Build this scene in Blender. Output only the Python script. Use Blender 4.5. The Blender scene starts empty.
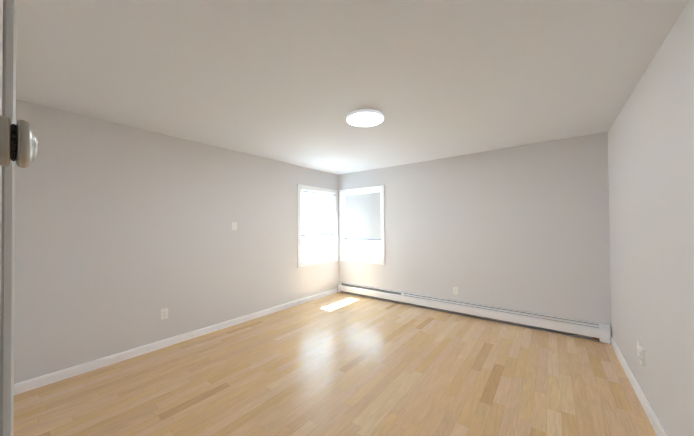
import bpy, bmesh, math, random
from mathutils import Vector, Matrix

SC = bpy.context.scene
COL = SC.collection
PI = math.pi

# ------------------------------------------------------------------ camera
LEFT, BACK, RIGHT, FRONT, HIGH = -3.519, 4.286, 0.540, -0.003, 2.44
cam_data = bpy.data.cameras.new('camera')
cam = bpy.data.objects.new('camera', cam_data)
COL.objects.link(cam)
cam_data.sensor_fit = 'HORIZONTAL'
cam_data.sensor_width = 36.0
cam_data.lens = 264.62 * 36.0 / 694.0
cam_data.shift_y = 4.98 / 694.0
cam_data.clip_start = 0.01
_f = Vector((-0.60982025, 0.79245251, 0.01175947))
_r = Vector((0.79243052, 0.60991542, -0.00755344))
_u = Vector((0.01315802, -0.00471232, 0.99990233))
cam.matrix_world = Matrix(((_r.x, _u.x, -_f.x, 0.0), (_r.y, _u.y, -_f.y, 0.0),
                           (_r.z, _u.z, -_f.z, 1.3665), (0, 0, 0, 1)))
SC.camera = cam

# ------------------------------------------------------------------ sky, sun, exposure
world = bpy.data.worlds.new('sky')
SC.world = world
world.use_nodes = True
bg = world.node_tree.nodes['Background']
bg.inputs['Color'].default_value = (0.60, 0.80, 1.0, 1)
bg.inputs['Strength'].default_value = 1.8

sun_data = bpy.data.lights.new('sun', 'SUN')
sun_data.energy = 12.0
sun_data.color = (0.93, 0.97, 1.0)
sun_data.angle = math.radians(1.6)
sun = bpy.data.objects.new('sun', sun_data)
COL.objects.link(sun)
sun.location = (-9, 4, 12)
_e = math.radians(58)
sun.rotation_euler = Vector((math.cos(_e), -0.05, -math.sin(_e))).to_track_quat('-Z', 'Y').to_euler()

SC.view_settings.view_transform = 'Standard'
SC.view_settings.look = 'None'
SC.view_settings.gamma = 1.0
SC.view_settings.use_curve_mapping = False
SC.view_settings.exposure = 2.8
SC.cycles.sample_clamp_direct = 0.6       # keeps window and lamp edges from aliasing
SC.cycles.filter_width = 1.2
SC.cycles.max_bounces = 16
SC.cycles.diffuse_bounces = 10
SC.cycles.transparent_max_bounces = 16

LAMP = 12.5


# ------------------------------------------------------------------ materials
def lin(r, g, b):
    def c(v):
        v /= 255.0
        return v / 12.92 if v <= 0.04045 else ((v + 0.055) / 1.055) ** 2.4
    return (c(r), c(g), c(b), 1.0)


def new_mat(name):
    m = bpy.data.materials.new(name)
    m.use_nodes = True
    nt = m.node_tree
    return m, nt, nt.nodes['Principled BSDF']


def plain(name, col, rough=0.5, metal=0.0, spec=0.5, noise=0.03, scale=60.0, bump=0.0):
    """a procedural paint or metal: a base colour with a faint mottling and an optional fine bump"""
    m, nt, b = new_mat(name)
    n, l = nt.nodes, nt.links
    tc = n.new('ShaderNodeTexCoord')
    tx = n.new('ShaderNodeTexNoise')
    tx.inputs['Scale'].default_value = scale
    tx.inputs['Detail'].default_value = 3.0
    l.new(tc.outputs['Object'], tx.inputs['Vector'])
    mx = n.new('ShaderNodeMix')
    mx.data_type = 'RGBA'
    mx.inputs[6].default_value = tuple(max(0, c * (1 - noise)) for c in col[:3]) + (1,)
    mx.inputs[7].default_value = tuple(min(1, c * (1 + noise)) for c in col[:3]) + (1,)
    l.new(tx.outputs['Fac'], mx.inputs[0])
    l.new(mx.outputs[2], b.inputs['Base Color'])
    b.inputs['Roughness'].default_value = rough
    b.inputs['Metallic'].default_value = metal
    b.inputs['Specular IOR Level'].default_value = spec
    if bump > 0:
        bp = n.new('ShaderNodeBump')
        bp.inputs['Strength'].default_value = bump
        bp.inputs['Distance'].default_value = 0.001
        l.new(tx.outputs['Fac'], bp.inputs['Height'])
        l.new(bp.outputs['Normal'], b.inputs['Normal'])
    return m


M = {}
M['wall'] = plain('wall_paint', lin(221, 220, 221), 0.75, spec=0.25, noise=0.012, scale=180, bump=0.08)
M['ceiling'] = plain('ceiling_paint', lin(222, 224, 228), 0.7, spec=0.25, noise=0.012, scale=180, bump=0.08)
M['trim'] = plain('white_trim_paint', lin(247, 248, 251), 0.35, noise=0.01, scale=40)
M['door'] = plain('door_grey', lin(206, 206, 204), 0.4, noise=0.01, scale=40)  # one even grey, darker than the white trim
M['vinyl'] = plain('white_vinyl', lin(236, 239, 243), 0.35, noise=0.01, scale=40)
M['plate'] = plain('white_plastic', lin(240, 239, 236), 0.3, noise=0.01, scale=80)
M['slot'] = plain('shadowed_slot', lin(96, 94, 92), 0.6, noise=0.05)
M['heater'] = plain('white_enamel_metal', lin(245, 246, 250), 0.35, noise=0.01, scale=50)
M['fins'] = plain('aluminium_fins', lin(120, 120, 122), 0.45, 0.8, noise=0.1, scale=90)
M['slot_shade'] = plain('slot_shade_grey', lin(196, 196, 198), 0.6, 0.3, noise=0.1, scale=30)  # grey that puts shade into the heater's slots and bottom gap
M['copper'] = plain('copper_pipe', lin(176, 112, 78), 0.35, 1.0, noise=0.08, scale=70)
M['screw'] = plain('screw_metal', lin(205, 204, 200), 0.35, 0.6, noise=0.04)
M['nickel'] = plain('satin_nickel', lin(176, 172, 164), 0.40, 1.0, noise=0.03, scale=120)
M['bronze'] = plain('blackened_collar', lin(70, 64, 60), 0.35, 0.7, noise=0.2, scale=400)
M['hem'] = plain('grey_aluminium_bar', lin(130, 132, 138), 0.5, noise=0.03)
M['ground'] = plain('pale_ground', lin(150, 150, 146), 0.9, noise=0.2, scale=0.8)


def floor_material():
    m, nt, b = new_mat('oak_strip_floor')
    n, l = nt.nodes, nt.links

    def math_(op, a, c=None, clamp=False):
        k = n.new('ShaderNodeMath')
        k.operation = op
        k.use_clamp = clamp
        for i, v in enumerate((a, c)):
            if v is None:
                continue
            if isinstance(v, (int, float)):
                k.inputs[i].default_value = v
            else:
                l.new(v, k.inputs[i])
        return k.outputs[0]

    def white(x, y, seed):
        cb = n.new('ShaderNodeCombineXYZ')
        for s, v in zip(cb.inputs, (x, y, seed)):
            if isinstance(v, (int, float)):
                s.default_value = v
            else:
                l.new(v, s)
        w = n.new('ShaderNodeTexWhiteNoise')
        w.noise_dimensions = '3D'
        l.new(cb.outputs[0], w.inputs['Vector'])
        return w.outputs['Value']

    tc = n.new('ShaderNodeTexCoord')
    sp = n.new('ShaderNodeSeparateXYZ')
    l.new(tc.outputs['Object'], sp.inputs[0])
    X, Y = sp.outputs['X'], sp.outputs['Y']
    W = 0.083
    rx = math_('DIVIDE', math_('ADD', X, 10.0), W)
    row = math_('FLOOR', rx)
    fx = math_('FRACT', rx)
    ln = math_('ADD', math_('MULTIPLY', white(row, 0.0, 3.3), 0.60), 0.38)
    ry = math_('DIVIDE', math_('ADD', math_('ADD', Y, 20.0), math_('MULTIPLY', white(row, 0.0, 7.7), 3.0)), ln)
    bd = math_('FLOOR', ry)
    fy = math_('FRACT', ry)
    rnd = white(row, bd, 1.1)
    rnd2 = white(row, bd, 5.9)
    ramp = n.new('ShaderNodeValToRGB')
    cr = ramp.color_ramp
    cr.interpolation = 'LINEAR'
    stops = [(0.0, lin(203, 165, 122)), (0.04, lin(211, 174, 131)), (0.08, lin(221, 187, 144)), (0.40, lin(227, 194, 152)),
             (0.80, lin(230, 199, 158)), (1.0, lin(235, 208, 170))]
    cr.elements[0].position, cr.elements[0].color = stops[0]
    cr.elements[1].position, cr.elements[1].color = stops[-1]
    for p, c in stops[1:-1]:
        e = cr.elements.new(p)
        e.color = c
    l.new(rnd, ramp.inputs[0])
    # grain: noise stretched along the board, shifted per board
    gv = n.new('ShaderNodeCombineXYZ')
    l.new(math_('ADD', math_('MULTIPLY', X, 1.0), math_('MULTIPLY', rnd2, 31.0)), gv.inputs[0])
    l.new(math_('ADD', math_('MULTIPLY', Y, 0.055), math_('MULTIPLY', rnd, 17.0)), gv.inputs[1])
    g = n.new('ShaderNodeTexNoise')
    g.inputs['Scale'].default_value = 95.0
    g.inputs['Detail'].default_value = 5.0
    g.inputs['Roughness'].default_value = 0.6
    g.inputs['Distortion'].default_value = 0.6
    l.new(gv.outputs[0], g.inputs['Vector'])
    gv2 = n.new('ShaderNodeCombineXYZ')
    l.new(math_('ADD', X, math_('MULTIPLY', rnd, 23.0)), gv2.inputs[0])
    l.new(math_('ADD', math_('MULTIPLY', Y, 0.16), math_('MULTIPLY', rnd2, 9.0)), gv2.inputs[1])
    g2 = n.new('ShaderNodeTexNoise')
    g2.inputs['Scale'].default_value = 22.0
    g2.inputs['Detail'].default_value = 2.0
    g2.inputs['Distortion'].default_value = 1.2
    l.new(gv2.outputs[0], g2.inputs['Vector'])
    gr = math_('ADD', math_('MULTIPLY', math_('SUBTRACT', g.outputs['Fac'], 0.5), 0.42),
               math_('MULTIPLY', math_('SUBTRACT', g2.outputs['Fac'], 0.5), 0.24))
    # seams
    ex = math_('MINIMUM', fx, math_('SUBTRACT', 1.0, fx))
    sx = math_('LESS_THAN', ex, 0.012)
    ey = math_('MULTIPLY', math_('MINIMUM', fy, math_('SUBTRACT', 1.0, fy)), ln)
    sy = math_('LESS_THAN', ey, 0.0012)
    seam = math_('MAXIMUM', sx, sy)
    val = math_('SUBTRACT', math_('ADD', 1.0, gr), math_('MULTIPLY', seam, 0.18))
    hv = n.new('ShaderNodeHueSaturation')
    l.new(ramp.outputs[0], hv.inputs['Color'])
    l.new(val, hv.inputs['Value'])
    l.new(math_('ADD', 0.96, math_('MULTIPLY', rnd2, 0.14)), hv.inputs['Saturation'])
    l.new(math_('ADD', 0.4955, math_('MULTIPLY', rnd2, 0.008)), hv.inputs['Hue'])
    l.new(hv.outputs[0], b.inputs['Base Color'])
    b.inputs['Specular IOR Level'].default_value = 0.5
    l.new(math_('ADD', 0.22, math_('MULTIPLY', g.outputs['Fac'], 0.07)), b.inputs['Roughness'])
    bp = n.new('ShaderNodeBump')
    bp.inputs['Strength'].default_value = 0.10
    bp.inputs['Distance'].default_value = 0.001
    l.new(math_('SUBTRACT', g.outputs['Fac'], seam), bp.inputs['Height'])
    l.new(bp.outputs['Normal'], b.inputs['Normal'])
    return m


M['floor'] = floor_material()


def glass_material():
    m = bpy.data.materials.new('window_glass')
    m.use_nodes = True
    n, l = m.node_tree.nodes, m.node_tree.links
    n.clear()
    out = n.new('ShaderNodeOutputMaterial')
    tr = n.new('ShaderNodeBsdfTransparent')
    tr.inputs['Color'].default_value = (0.95, 0.98, 0.97, 1)
    gl = n.new('ShaderNodeBsdfGlossy')
    gl.inputs['Roughness'].default_value = 0.02
    fr = n.new('ShaderNodeFresnel')
    fr.inputs['IOR'].default_value = 1.45
    mx = n.new('ShaderNodeMixShader')
    ge = n.new('ShaderNodeNewGeometry')       # reflect off the outer faces of the pane only
    sb = n.new('ShaderNodeMath')
    sb.operation = 'SUBTRACT'
    sb.use_clamp = True
    l.new(fr.outputs[0], sb.inputs[0])
    l.new(ge.outputs['Backfacing'], sb.inputs[1])
    l.new(sb.outputs[0], mx.inputs[0])
    l.new(tr.outputs[0], mx.inputs[1])
    l.new(gl.outputs[0], mx.inputs[2])
    l.new(mx.outputs[0], out.inputs['Surface'])
    return m


def shade_material(name, thru, tone=(232, 235, 237)):
    m = bpy.data.materials.new(name)
    m.use_nodes = True
    n, l = m.node_tree.nodes, m.node_tree.links
    n.clear()
    out = n.new('ShaderNodeOutputMaterial')
    tc = n.new('ShaderNodeTexCoord')
    wv = n.new('ShaderNodeTexNoise')
    wv.inputs['Scale'].default_value = 220.0
    l.new(tc.outputs['Object'], wv.inputs['Vector'])
    mx0 = n.new('ShaderNodeMix')
    mx0.data_type = 'RGBA'
    mx0.inputs[6].default_value = lin(*tone)
    mx0.inputs[7].default_value = lin(*(t + 5 for t in tone))
    l.new(wv.outputs['Fac'], mx0.inputs[0])
    df = n.new('ShaderNodeBsdfDiffuse')
    l.new(mx0.outputs[2], df.inputs['Color'])
    tl = n.new('ShaderNodeBsdfTranslucent')
    tl.inputs['Color'].default_value = (0.95, 0.97, 1.0, 1)
    mx = n.new('ShaderNodeMixShader')
    mx.inputs[0].default_value = thru
    l.new(df.outputs[0], mx.inputs[1])
    l.new(tl.outputs[0], mx.inputs[2])
    l.new(mx.outputs[0], out.inputs['Surface'])
    return m


def lamp_material(name, power):
    m, nt, b = new_mat(name)
    b.inputs['Base Color'].default_value = (0.9, 0.9, 0.9, 1)
    b.inputs['Roughness'].default_value = 0.5
    b.inputs['Emission Color'].default_value = (0.83, 0.905, 1.0, 1)
    b.inputs['Emission Strength'].default_value = power
    return m


M['glass'] = glass_material()
M['sunlit_cloth'] = shade_material('sunlit_shade_cloth', 0.42)  # same cloth as below; extra transmission makes it glow as sunlit
M['shade'] = shade_material('sunless_shade_cloth', 0.004, (205, 206, 207))  # same cloth out of the sun, its duller light put into a greyer tone
M['lamp'] = lamp_material('lit_diffuser', LAMP)
M['rim'] = lamp_material('softly_lit_rim', LAMP * 0.005)


# ------------------------------------------------------------------ mesh helpers
def link(name, bm, mat, parent=None, smooth=False):
    bmesh.ops.recalc_face_normals(bm, faces=bm.faces)
    me = bpy.data.meshes.new(name)
    bm.to_mesh(me)
    bm.free()
    me.materials.append(mat)
    if smooth:
        for p in me.polygons:
            p.use_smooth = True
        me.set_sharp_from_angle(angle=math.radians(35))
    o = bpy.data.objects.new(name, me)
    COL.objects.link(o)
    if parent is not None:
        o.parent = parent
    return o


def box(bm, x0, x1, y0, y1, z0, z1, bevel=0.0, seg=2):
    t = bmesh.new()
    bmesh.ops.create_cube(t, size=1.0)
    for v in t.verts:
        v.co = Vector(((x0 + x1) / 2 + v.co.x * (x1 - x0), (y0 + y1) / 2 + v.co.y * (y1 - y0),
                       (z0 + z1) / 2 + v.co.z * (z1 - z0)))
    if bevel > 0:
        bmesh.ops.bevel(t, geom=t.edges[:], offset=bevel, segments=seg, affect='EDGES', profile=0.5)
    merge(bm, t)


def merge(bm, t):
    vm = {v: bm.verts.new(v.co) for v in t.verts}
    for f in t.faces:
        try:
            bm.faces.new([vm[v] for v in f.verts])
        except ValueError:
            pass
    t.free()


def lathe(bm, prof, axis='Z', seg=48, at=(0, 0, 0)):
    """prof: list of (radius, height) turned about an axis"""
    at = Vector(at)

    def p(r, h, a):
        c, s = r * math.cos(a), r * math.sin(a)
        return at + {'Z': Vector((c, s, h)), 'Y': Vector((c, h, s)), 'X': Vector((h, c, s))}[axis]
    rings = []
    for r, h in prof:
        if r < 1e-6:
            rings.append([bm.verts.new(p(0, h, 0))])
        else:
            rings.append([bm.verts.new(p(r, h, 2 * PI * k / seg)) for k in range(seg)])
    for a, b in zip(rings, rings[1:]):
        for k in range(seg):
            q = (k + 1) % seg
            if len(a) == 1 and len(b) == 1:
                continue
            if len(a) == 1:
                bm.faces.new((a[0], b[k], b[q]))
            elif len(b) == 1:
                bm.faces.new((a[k], b[0], a[q]))
            else:
                bm.faces.new((a[k], b[k], b[q], a[q]))


def prism(bm, poly, u0, u1, fn):
    """a closed profile poly [(a, b)] swept from u0 to u1; fn(u, a, b) gives the point"""
    A = [bm.verts.new(fn(u0, a, b)) for a, b in poly]
    B = [bm.verts.new(fn(u1, a, b)) for a, b in poly]
    k = len(poly)
    for i in range(k):
        j = (i + 1) % k
        bm.faces.new((A[i], A[j], B[j], B[i]))
    bm.faces.new(A)
    bm.faces.new(list(reversed(B)))


def empty(name, loc, rz=0.0):
    o = bpy.data.objects.new(name, None)
    COL.objects.link(o)
    o.empty_display_size = 0.1
    o.location = loc
    o.rotation_euler = (0, 0, rz)
    return o


def tag(o, label, cat, group=None):
    o['label'] = label
    o['category'] = cat
    if group:
        o['group'] = group
    return o


def structure(o):
    o['kind'] = 'structure'
    return o


# ------------------------------------------------------------------ the shell
T = 0.18                       # wall thickness
CLOSET = -0.85                 # back of the closet the view is taken from
W1 = (3.210, 4.175, 0.715, 2.045)      # left wall window opening: y0, y1, z0, z1
W2 = (-3.410, -2.490, 0.715, 2.050)    # back wall window opening: x0, x1, z0, z1

bm = bmesh.new()
box(bm, LEFT - T, RIGHT + T, CLOSET - T, BACK + T, -0.15, 0.0)
structure(link('floor', bm, M['floor']))

bm = bmesh.new()
box(bm, LEFT - T, RIGHT + T, CLOSET - T, BACK + T, HIGH, HIGH + 0.15)
structure(link('ceiling', bm, M['ceiling']))

bm = bmesh.new()
y0, y1, z0, z1 = W1
box(bm, LEFT - T, LEFT, FRONT - T, y0, 0, HIGH)
box(bm, LEFT - T, LEFT, y1, BACK + T, 0, HIGH)
box(bm, LEFT - T, LEFT, y0, y1, 0, z0)
box(bm, LEFT - T, LEFT, y0, y1, z1, HIGH)
structure(link('wall_left', bm, M['wall']))

bm = bmesh.new()
x0, x1, z0, z1 = W2
box(bm, LEFT, x0, BACK, BACK + T, 0, HIGH)
box(bm, x1, RIGHT + T, BACK, BACK + T, 0, HIGH)
box(bm, x0, x1, BACK, BACK + T, 0, z0)
box(bm, x0, x1, BACK, BACK + T, z1, HIGH)
structure(link('wall_back', bm, M['wall']))

bm = bmesh.new()
box(bm, RIGHT, RIGHT + T, FRONT - 0.12, BACK, 0, HIGH)
structure(link('wall_right', bm, M['wall']))

DX0, DX1, DZ = -1.140, 0.385, 2.045
bm = bmesh.new()
box(bm, LEFT, DX0, FRONT - 0.12, FRONT, 0, HIGH)
box(bm, DX1, RIGHT, FRONT - 0.12, FRONT, 0, HIGH)
box(bm, DX0, DX1, FRONT - 0.12, FRONT, DZ, HIGH)
structure(link('wall_front', bm, M['wall']))

bm = bmesh.new()                 # the closet behind the double doors
box(bm, DX0 - 0.3, RIGHT + T, CLOSET - 0.1, CLOSET, 0, HIGH)
box(bm, DX0 - 0.3, DX0 - 0.2, CLOSET, FRONT - 0.12, 0, HIGH)
box(bm, RIGHT, RIGHT + T, CLOSET, FRONT - 0.12, 0, HIGH)
structure(link('wall_closet', bm, M['wall']))

# baseboards: a flat board with an eased top
BASE = [(0, 0), (0.015, 0), (0.015, 0.066), (0.013, 0.075), (0.008, 0.081), (0.006, 0.086), (0, 0.087)]
bm = bmesh.new()
prism(bm, BASE, FRONT + 0.013, BACK - 0.07, lambda u, a, b: Vector((LEFT + a, u, b)))
structure(link('baseboard_left', bm, M['trim']))
bm = bmesh.new()
prism(bm, BASE, FRONT + 0.013, BACK - 0.001, lambda u, a, b: Vector((RIGHT - a, u, b)))
structure(link('baseboard_right', bm, M['trim']))
bm = bmesh.new()
prism(bm, BASE, LEFT, DX0 - 0.1, lambda u, a, b: Vector((u, FRONT + a, b)))
structure(link('baseboard_front', bm, M['trim']))

# closet door casing
CAS = 0.0225
bm = bmesh.new()
box(bm, DX0 - 0.092, DX0 - 0.004, FRONT, FRONT + CAS, 0, DZ + 0.09, 0.005, 1)
box(bm, DX1 + 0.004, DX1 + 0.092, FRONT, FRONT + CAS, 0, DZ + 0.09, 0.005, 1)
box(bm, DX0 - 0.004, DX1 + 0.004, FRONT, FRONT + CAS, DZ + 0.004, DZ + 0.09, 0.006, 3)
structure(link('trim_1', bm, M['door']))

# closed left leaf of the closet, its face flush with the wall
KX, KZ = -0.420, 1.4515
bm = bmesh.new()
box(bm, DX0 + 0.003, KX + 0.045, FRONT - 0.036, FRONT, 0.008, DZ - 0.004, 0.002, 2)
door = structure(link('door_1', bm, M['door']))
bm = bmesh.new()
lathe(bm, [(0.0, 0.0), (0.0225, 0.0), (0.0238, 0.0008), (0.0240, 0.0050), (0.0232, 0.0062), (0.0205, 0.0068), (0.010, 0.0068), (0, 0.0068)],
      'Y', 64, (KX, FRONT, KZ))
link('rosette', bm, M['nickel'], door, True)
bm = bmesh.new()                 # dark beaded collar between rosette and knob
lathe(bm, [(0.0, 0.0060), (0.0165, 0.0060), (0.0165, 0.0120), (0, 0.0120)], 'Y', 48, (KX, FRONT, KZ))
for k in range(26):
    a = 2 * PI * k / 26
    t = bmesh.new()
    bmesh.ops.create_icosphere(t, subdivisions=1, radius=0.0019)
    for v in t.verts:
        v.co = Vector((KX + 0.0166 * math.cos(a), FRONT + 0.0090, KZ + 0.0166 * math.sin(a))) + v.co
    merge(bm, t)
link('collar', bm, M['bronze'], door, True)
bm = bmesh.new()                 # flat mushroom knob with a raised nose
lathe(bm, [(0.0, 0.0105), (0.0180, 0.0105), (0.0222, 0.0112), (0.0236, 0.0128), (0.0238, 0.0150), (0.0228, 0.0176), (0.0202, 0.0196),
           (0.0172, 0.0205), (0.0152, 0.0208), (0.0146, 0.0213), (0.0138, 0.0224), (0.0110, 0.0236), (0.0060, 0.0243), (0, 0.0245)],
      'Y', 64, (KX, FRONT, KZ))
link('knob', bm, M['nickel'], door, True)


# ------------------------------------------------------------------ windows
def window(name, loc, rz, w, z0, z1):
    """local frame: x along the wall, +y outwards through the wall, z up; the wall face is y = 0"""
    root = structure(empty(name, loc, rz))
    h = w / 2
    cw, ct = 0.066, 0.018
    bm = bmesh.new()             # mitred picture-frame casing with a stepped outer bead
    prof = [(0.0, 0.0), (0.0, -0.010), (0.006, -0.013), (cw - 0.014, -0.015), (cw - 0.010, -ct), (cw - 0.002, -ct), (cw, -ct + 0.003), (cw, 0.0)]
    corners = [(-h, z0, -1, -1), (h, z0, 1, -1), (h, z1, 1, 1), (-h, z1, -1, 1)]
    rings = [[bm.verts.new((cx + sx * a, b, cz + sz * a)) for a, b in prof] for cx, cz, sx, sz in corners]
    for i in range(4):
        A, B = rings[i], rings[(i + 1) % 4]
        for k in range(len(prof)):
            q = (k + 1) % len(prof)
            bm.faces.new((A[k], A[q], B[q], B[k]))
    link('casing', bm, M['trim'], root)
    bm = bmesh.new()             # jamb lining the opening
    j = 0.018
    box(bm, -h, -h + j, 0.0, T, z0, z1)
    box(bm, h - j, h, 0.0, T, z0, z1)
    box(bm, -h + j, h - j, 0.0, T, z1 - j, z1)
    box(bm, -h + j, h - j, 0.0, T + 0.03, z0, z0 + j)
    link('jamb', bm, M['trim'], root)
    mid = (z0 + z1) / 2
    i = h - j

    def sash(nm, ya, yb, za, zb, bot, top, st=0.050):
        bm = bmesh.new()
        box(bm, -i, -i + st, ya, yb, za, zb, 0.003)
        box(bm, i - st, i, ya, yb, za, zb, 0.003)
        box(bm, -i + st - .002, i - st + .002, ya, yb, za, za + bot, 0.003)
        box(bm, -i + st - .002, i - st + .002, ya, yb, zb - top, zb, 0.003)
        s = link(nm, bm, M['vinyl'], root)
        bm = bmesh.new()
        ym = (ya + yb) / 2
        box(bm, -i + st - .004, i - st + .004, ym - .002, ym + .002, za + bot - .004, zb - top + .004)
        link('pane', bm, M['glass'], s)
        return s
    lo = sash('lower_sash', 0.062, 0.094, z0 + j, mid + 0.018, 0.055, 0.036)
    sash('upper_sash', 0.098, 0.130, mid - 0.018, z1 - j, 0.036, 0.045)
    bm = bmesh.new()             # sash lock on the meeting rail
    box(bm, -0.03, 0.03, 0.066, 0.090, mid + 0.018, mid + 0.026, 0.002)
    box(bm, -0.012, 0.03, 0.060, 0.078, mid + 0.026, mid + 0.036, 0.003)
    link('sash_lock', bm, M['vinyl'], lo)
    return root


window('window_1', (LEFT, (W1[0] + W1[1]) / 2, 0), PI / 2, W1[1] - W1[0], W1[2], W1[3])
window('window_2', ((W2[0] + W2[1]) / 2, BACK, 0), 0.0, W2[1] - W2[0], W2[2], W2[3])


def roller_shade(loc, rz, w, ztop, zbot, cloth, label):
    root = tag(empty('roller_shade', loc, rz), label, 'window shade', 'white window shades')
    h = w / 2
    bm = bmesh.new()
    lathe(bm, [(0, -h), (0.017, -h), (0.017, h), (0, h)], 'X', 24, (0, 0.034, ztop - 0.022))
    link('roller', bm, M['vinyl'], root, True)
    bm = bmesh.new()             # thin cloth falling from the back of the roll
    box(bm, -h + .004, h - .004, 0.0500, 0.0508, zbot, ztop - 0.022)
    link('fabric', bm, cloth, root)
    bm = bmesh.new()
    box(bm, -h + .004, h - .004, 0.0465, 0.0545, zbot - 0.022, zbot, 0.003, 2)
    link('hem_bar', bm, M['hem'], root)
    for s in (-1, 1):
        bm = bmesh.new()
        a, b = sorted((s * h, s * (h + 0.006)))
        box(bm, a, b, 0.012, 0.056, ztop - 0.044, ztop - 0.001, 0.001)
        link('bracket', bm, M['vinyl'], root)
    return root


roller_shade((LEFT, (W1[0] + W1[1]) / 2, 0), PI / 2, W1[1] - W1[0] - 0.052, W1[3] - 0.018, 1.215, M['sunlit_cloth'],
             'sunlit white roller shade in the left wall window, lowered past half way')
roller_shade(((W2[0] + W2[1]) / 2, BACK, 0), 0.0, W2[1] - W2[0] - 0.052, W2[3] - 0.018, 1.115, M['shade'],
             'white roller shade out of the sun in the back wall window above the heater')

# ------------------------------------------------------------------ baseboard heater along the back wall
HX0, HX1, HJ = LEFT + 0.022, RIGHT - 0.016, -2.056
heater = tag(empty('baseboard_heater', ((HX0 + HX1) / 2, BACK, 0)),
             'long low white metal baseboard heater running the length of the back wall', 'heater')
ox = -(HX0 + HX1) / 2


def hfn(u, a, b):
    return Vector((u + ox, -a, b))


def sheet(path, th=0.0022):
    """a thin sheet following an open path -> closed profile"""
    pts = [Vector(p) for p in path]
    left, right = [], []
    for k, p in enumerate(pts):
        d = (pts[min(k + 1, len(pts) - 1)] - pts[max(k - 1, 0)]).normalized()
        nrm = Vector((-d.y, d.x)) * th / 2
        left.append(tuple(p + nrm))
        right.append(tuple(p - nrm))
    return left + right[::-1]


XL, XR = HX0 + 0.058, HX1 - 0.092
bm = bmesh.new()
prism(bm, sheet([(0.0015, 0.020), (0.0015, 0.198), (0.004, 0.2015), (0.022, 0.2005), (0.027, 0.196)]), HX0 + .003, HX1 - .003, hfn)
link('back_plate', bm, M['heater'], heater)
bm = bmesh.new()                 # added grey lining; its tone stands in for shade in the slots
prism(bm, sheet([(0.046, 0.0035), (0.006, 0.004), (0.0045, 0.010), (0.0045, 0.192), (0.020, 0.1955)], 0.002), HX0 + .006, HX1 - .006, hfn)
link('shade_liner', bm, M['slot_shade'], heater)
panel = [(0.055, 0.047), (0.062, 0.045), (0.0645, 0.049), (0.0645, 0.140), (0.062, 0.150), (0.054, 0.158)]
for a, b in ((XL, HJ - .02), (HJ + .02, XR)):
    bm = bmesh.new()
    prism(bm, sheet(panel), a - .004 if a == XL else a - .01, b + .004 if b == XR else b + .01, hfn)
    link('front_panel', bm, M['heater'], heater)
bm = bmesh.new()                 # damper of the left run stands open, the right one is nearly shut
prism(bm, sheet([(0.008, 0.1905), (0.018, 0.1915), (0.026, 0.1890)]), XL, HJ - .02, hfn)
link('damper', bm, M['heater'], heater)
bm = bmesh.new()
prism(bm, sheet([(0.030, 0.183), (0.042, 0.180), (0.052, 0.172), (0.0535, 0.166)]), HJ + .02, XR, hfn)
link('damper', bm, M['heater'], heater)
capprof = [(0.0, 0.0), (0.066, 0.0), (0.068, 0.004), (0.068, 0.140), (0.065, 0.152), (0.028, 0.203), (0.0, 0.205)]
bm = bmesh.new()
prism(bm, capprof, XR, HX1, hfn)
bmesh.ops.bevel(bm, geom=bm.edges[:], offset=0.002, segments=2, affect='EDGES')
for v in bm.verts:               # the cap hangs clear of the floor on two small feet
    if v.co.z < 0.003:
        v.co.z += 0.012
box(bm, XR + ox + .004, XR + ox + .014, -0.060, -0.010, 0.0, 0.016)
box(bm, HX1 + ox - .014, HX1 + ox - .004, -0.060, -0.010, 0.0, 0.016)
box(bm, XR + ox - .001, HX1 + ox + .0, -0.0690, -0.0675, 0.139, 0.142)
link('end_cap', bm, M['heater'], heater, True)
bm = bmesh.new()
prism(bm, capprof, HX0, XL, hfn)
bmesh.ops.bevel(bm, geom=bm.edges[:], offset=0.002, segments=2, affect='EDGES')
for v in bm.verts:
    if v.co.z < 0.003:
        v.co.z += 0.012
box(bm, HX0 + ox + .004, HX0 + ox + .014, -0.060, -0.010, 0.0, 0.016)
box(bm, XL + ox - .014, XL + ox - .004, -0.060, -0.010, 0.0, 0.016)
link('end_cap', bm, M['heater'], heater, True)
bm = bmesh.new()                 # splice plate where the two runs meet
prism(bm, sheet([(0.057, 0.044), (0.0655, 0.044), (0.0668, 0.050), (0.0668, 0.142), (0.064, 0.152), (0.030, 0.2025), (0.004, 0.2045)], 0.002),
      HJ - .03, HJ + .03, hfn)
link('splice_plate', bm, M['heater'], heater, True)
bm = bmesh.new()
prism(bm, [(0.030 + 0.010 * math.cos(2 * PI * k / 12), 0.075 + 0.010 * math.sin(2 * PI * k / 12)) for k in range(12)], XL - .02, XR + .02, hfn)
k = 0
x = XL + .03
while x < XR - 0.10:             # the finned element
    box(bm, x + ox, x + ox + .0012, -0.054, -0.006, 0.048, 0.112)
    x += 0.018
link('fin_element', bm, M['fins'], heater)
bm = bmesh.new()                 # copper elbow that shows under the right end of the panel
pts = [(XR - 0.075, 0.030, 0.075), (XR - 0.062, 0.040, 0.060), (XR - 0.050, 0.046, 0.034), (XR - 0.030, 0.047, 0.028), (XR + 0.01, 0.047, 0.027)]
rings = []
for i, p in enumerate(pts):
    a, b = Vector(pts[max(i - 1, 0)]), Vector(pts[min(i + 1, len(pts) - 1)])
    q = (b - a).to_track_quat('Z', 'Y')
    rings.append([bm.verts.new(Vector((p[0] + ox, -p[1], p[2])) + (lambda d: Vector((d.x, -d.y, d.z)))(q @ Vector((0.009 * math.cos(t * PI / 5), 0.009 * math.sin(t * PI / 5), 0))))
                  for t in range(10)])
for A, B in zip(rings, rings[1:]):
    for t in range(10):
        bm.faces.new((A[t], A[(t + 1) % 10], B[(t + 1) % 10], B[t]))
bm.faces.new(rings[0])
bm.faces.new(rings[-1][::-1])
pipe = link('pipe', bm, M['copper'], heater, True)
pipe['label'] = 'copper pipe'

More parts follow.
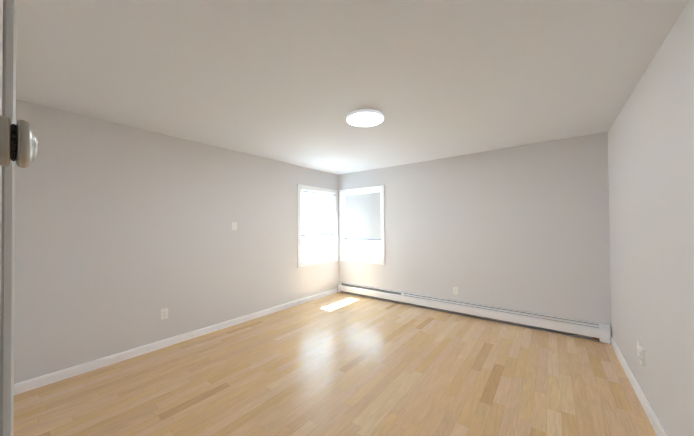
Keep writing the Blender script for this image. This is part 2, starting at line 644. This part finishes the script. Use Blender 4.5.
# ------------------------------------------------------------------ flush ceiling light
lx, ly = -1.432, 2.165
lamp = tag(empty('ceiling_light', (lx, ly, HIGH)), 'round white flush light, switched on, on the ceiling', 'ceiling light')
bm = bmesh.new()
lathe(bm, [(0, 0), (0.178, 0), (0.182, -0.002), (0.183, -0.005), (0.183, -0.008), (0, -0.008)], 'Z', 72)
link('housing', bm, M['plate'], lamp, True)
bm = bmesh.new()                 # opal rim that glows softly
lathe(bm, [(0.150, -0.0078), (0.1855, -0.0078), (0.1870, -0.011), (0.1870, -0.027), (0.1850, -0.031), (0.1790, -0.033), (0.150, -0.031)], 'Z', 72)
link('rim', bm, M['rim'], lamp, True)
bm = bmesh.new()                 # the lit disc set in the rim
lathe(bm, [(0, -0.020), (0.1775, -0.020), (0.1775, -0.0335), (0.170, -0.0350), (0.100, -0.0362), (0, -0.0365)], 'Z', 72)
link('diffuser', bm, M['lamp'], lamp, True)


# ------------------------------------------------------------------ wall plates
def plate_bm(w, h, t):
    bm = bmesh.new()
    box(bm, -w / 2, w / 2, -t, 0, -h / 2, h / 2, min(0.003, t * .45), 3)
    return bm


def outlet(loc, rz, label, group=None, t=0.006):
    root = tag(empty('wall_outlet', loc, rz), label, 'outlet', group)
    link('cover_plate', plate_bm(0.074, 0.118, t), M['plate'], root, True)
    for s in (-1, 1):
        bm = bmesh.new()
        box(bm, -0.017, 0.017, -t - 0.0018, -t + 0.001, s * 0.0195 - 0.0145, s * 0.0195 + 0.0145, 0.004, 3)
        rc = link('receptacle', bm, M['plate'], root, True)
        bm = bmesh.new()
        for dx, hh in ((-0.0065, 0.0045), (0.0065, 0.0035)):
            box(bm, dx - 0.0009, dx + 0.0009, -t - 0.0021, -t - 0.0012, s * 0.0195 + 0.003 - hh, s * 0.0195 + 0.003 + hh)
        lathe(bm, [(0, -0.0021), (0.0024, -0.0021), (0.0024, -0.0012), (0, -0.0012)], 'Y', 12, (0, -t, s * 0.0195 - 0.0085))
        link('slots', bm, M['slot'], rc)
    bm = bmesh.new()
    lathe(bm, [(0, 0.001), (0.003, 0.001), (0.003, -0.0006), (0, -0.001)], 'Y', 16, (0, -t, 0))
    link('screw', bm, M['screw'], root, True)
    return root


outlet((LEFT, 1.131, 0.378), PI / 2, 'white duplex outlet low on the left wall above the baseboard', 'white wall outlets')
outlet((-1.182, BACK, 0.352), 0.0, 'white duplex outlet on the back wall just above the baseboard heater', 'white wall outlets')
outlet((RIGHT, 2.935, 0.372), -PI / 2, 'white raised outlet on the right wall, the one nearer the viewer', 'white wall outlets', 0.016)

sw = tag(empty('light_switch', (LEFT, 1.979, 1.377), PI / 2), 'white light switch at shoulder height on the left wall near the window', 'light switch')
link('cover_plate', plate_bm(0.074, 0.118, 0.006), M['plate'], sw, True)
bm = bmesh.new()
box(bm, -0.0165, 0.0165, -0.0072, -0.005, -0.033, 0.033, 0.001)
prism(bm, [(-0.0065, -0.030), (-0.0100, -0.029), (-0.0078, 0.0), (-0.0066, 0.030)], -0.0150, 0.0150, lambda u, a, b: Vector((u, a, b)))
link('rocker', bm, M['plate'], sw)
for s in (-1, 1):
    bm = bmesh.new()
    lathe(bm, [(0, 0.001), (0.003, 0.001), (0.003, -0.0006), (0, -0.001)], 'Y', 16, (0, -0.006, s * 0.048))
    link('screw', bm, M['screw'], sw, True)

bl = tag(empty('cable_plate', (RIGHT, 3.055, 0.382), -PI / 2),
         'flat white cable plate on the right wall, beyond the raised outlet', 'wall plate')
link('cover_plate', plate_bm(0.072, 0.116, 0.006), M['plate'], bl, True)
bm = bmesh.new()
lathe(bm, [(0, 0.0), (0.0065, 0.0), (0.0065, -0.003), (0.0047, -0.003), (0.0047, -0.010), (0, -0.010)], 'Y', 16, (0, -0.006, 0))
link('socket', bm, M['plate'], bl, True)
for s in (-1, 1):
    bm = bmesh.new()
    lathe(bm, [(0, 0.001), (0.003, 0.001), (0.003, -0.0006), (0, -0.001)], 'Y', 16, (0, -0.006, s * 0.042))
    link('screw', bm, M['screw'], bl, True)

# ------------------------------------------------------------------ the ground outside, a storey below
bm = bmesh.new()
box(bm, -60, 60, -60, 60, -3.3, -3.0)
structure(link('ground', bm, M['ground']))
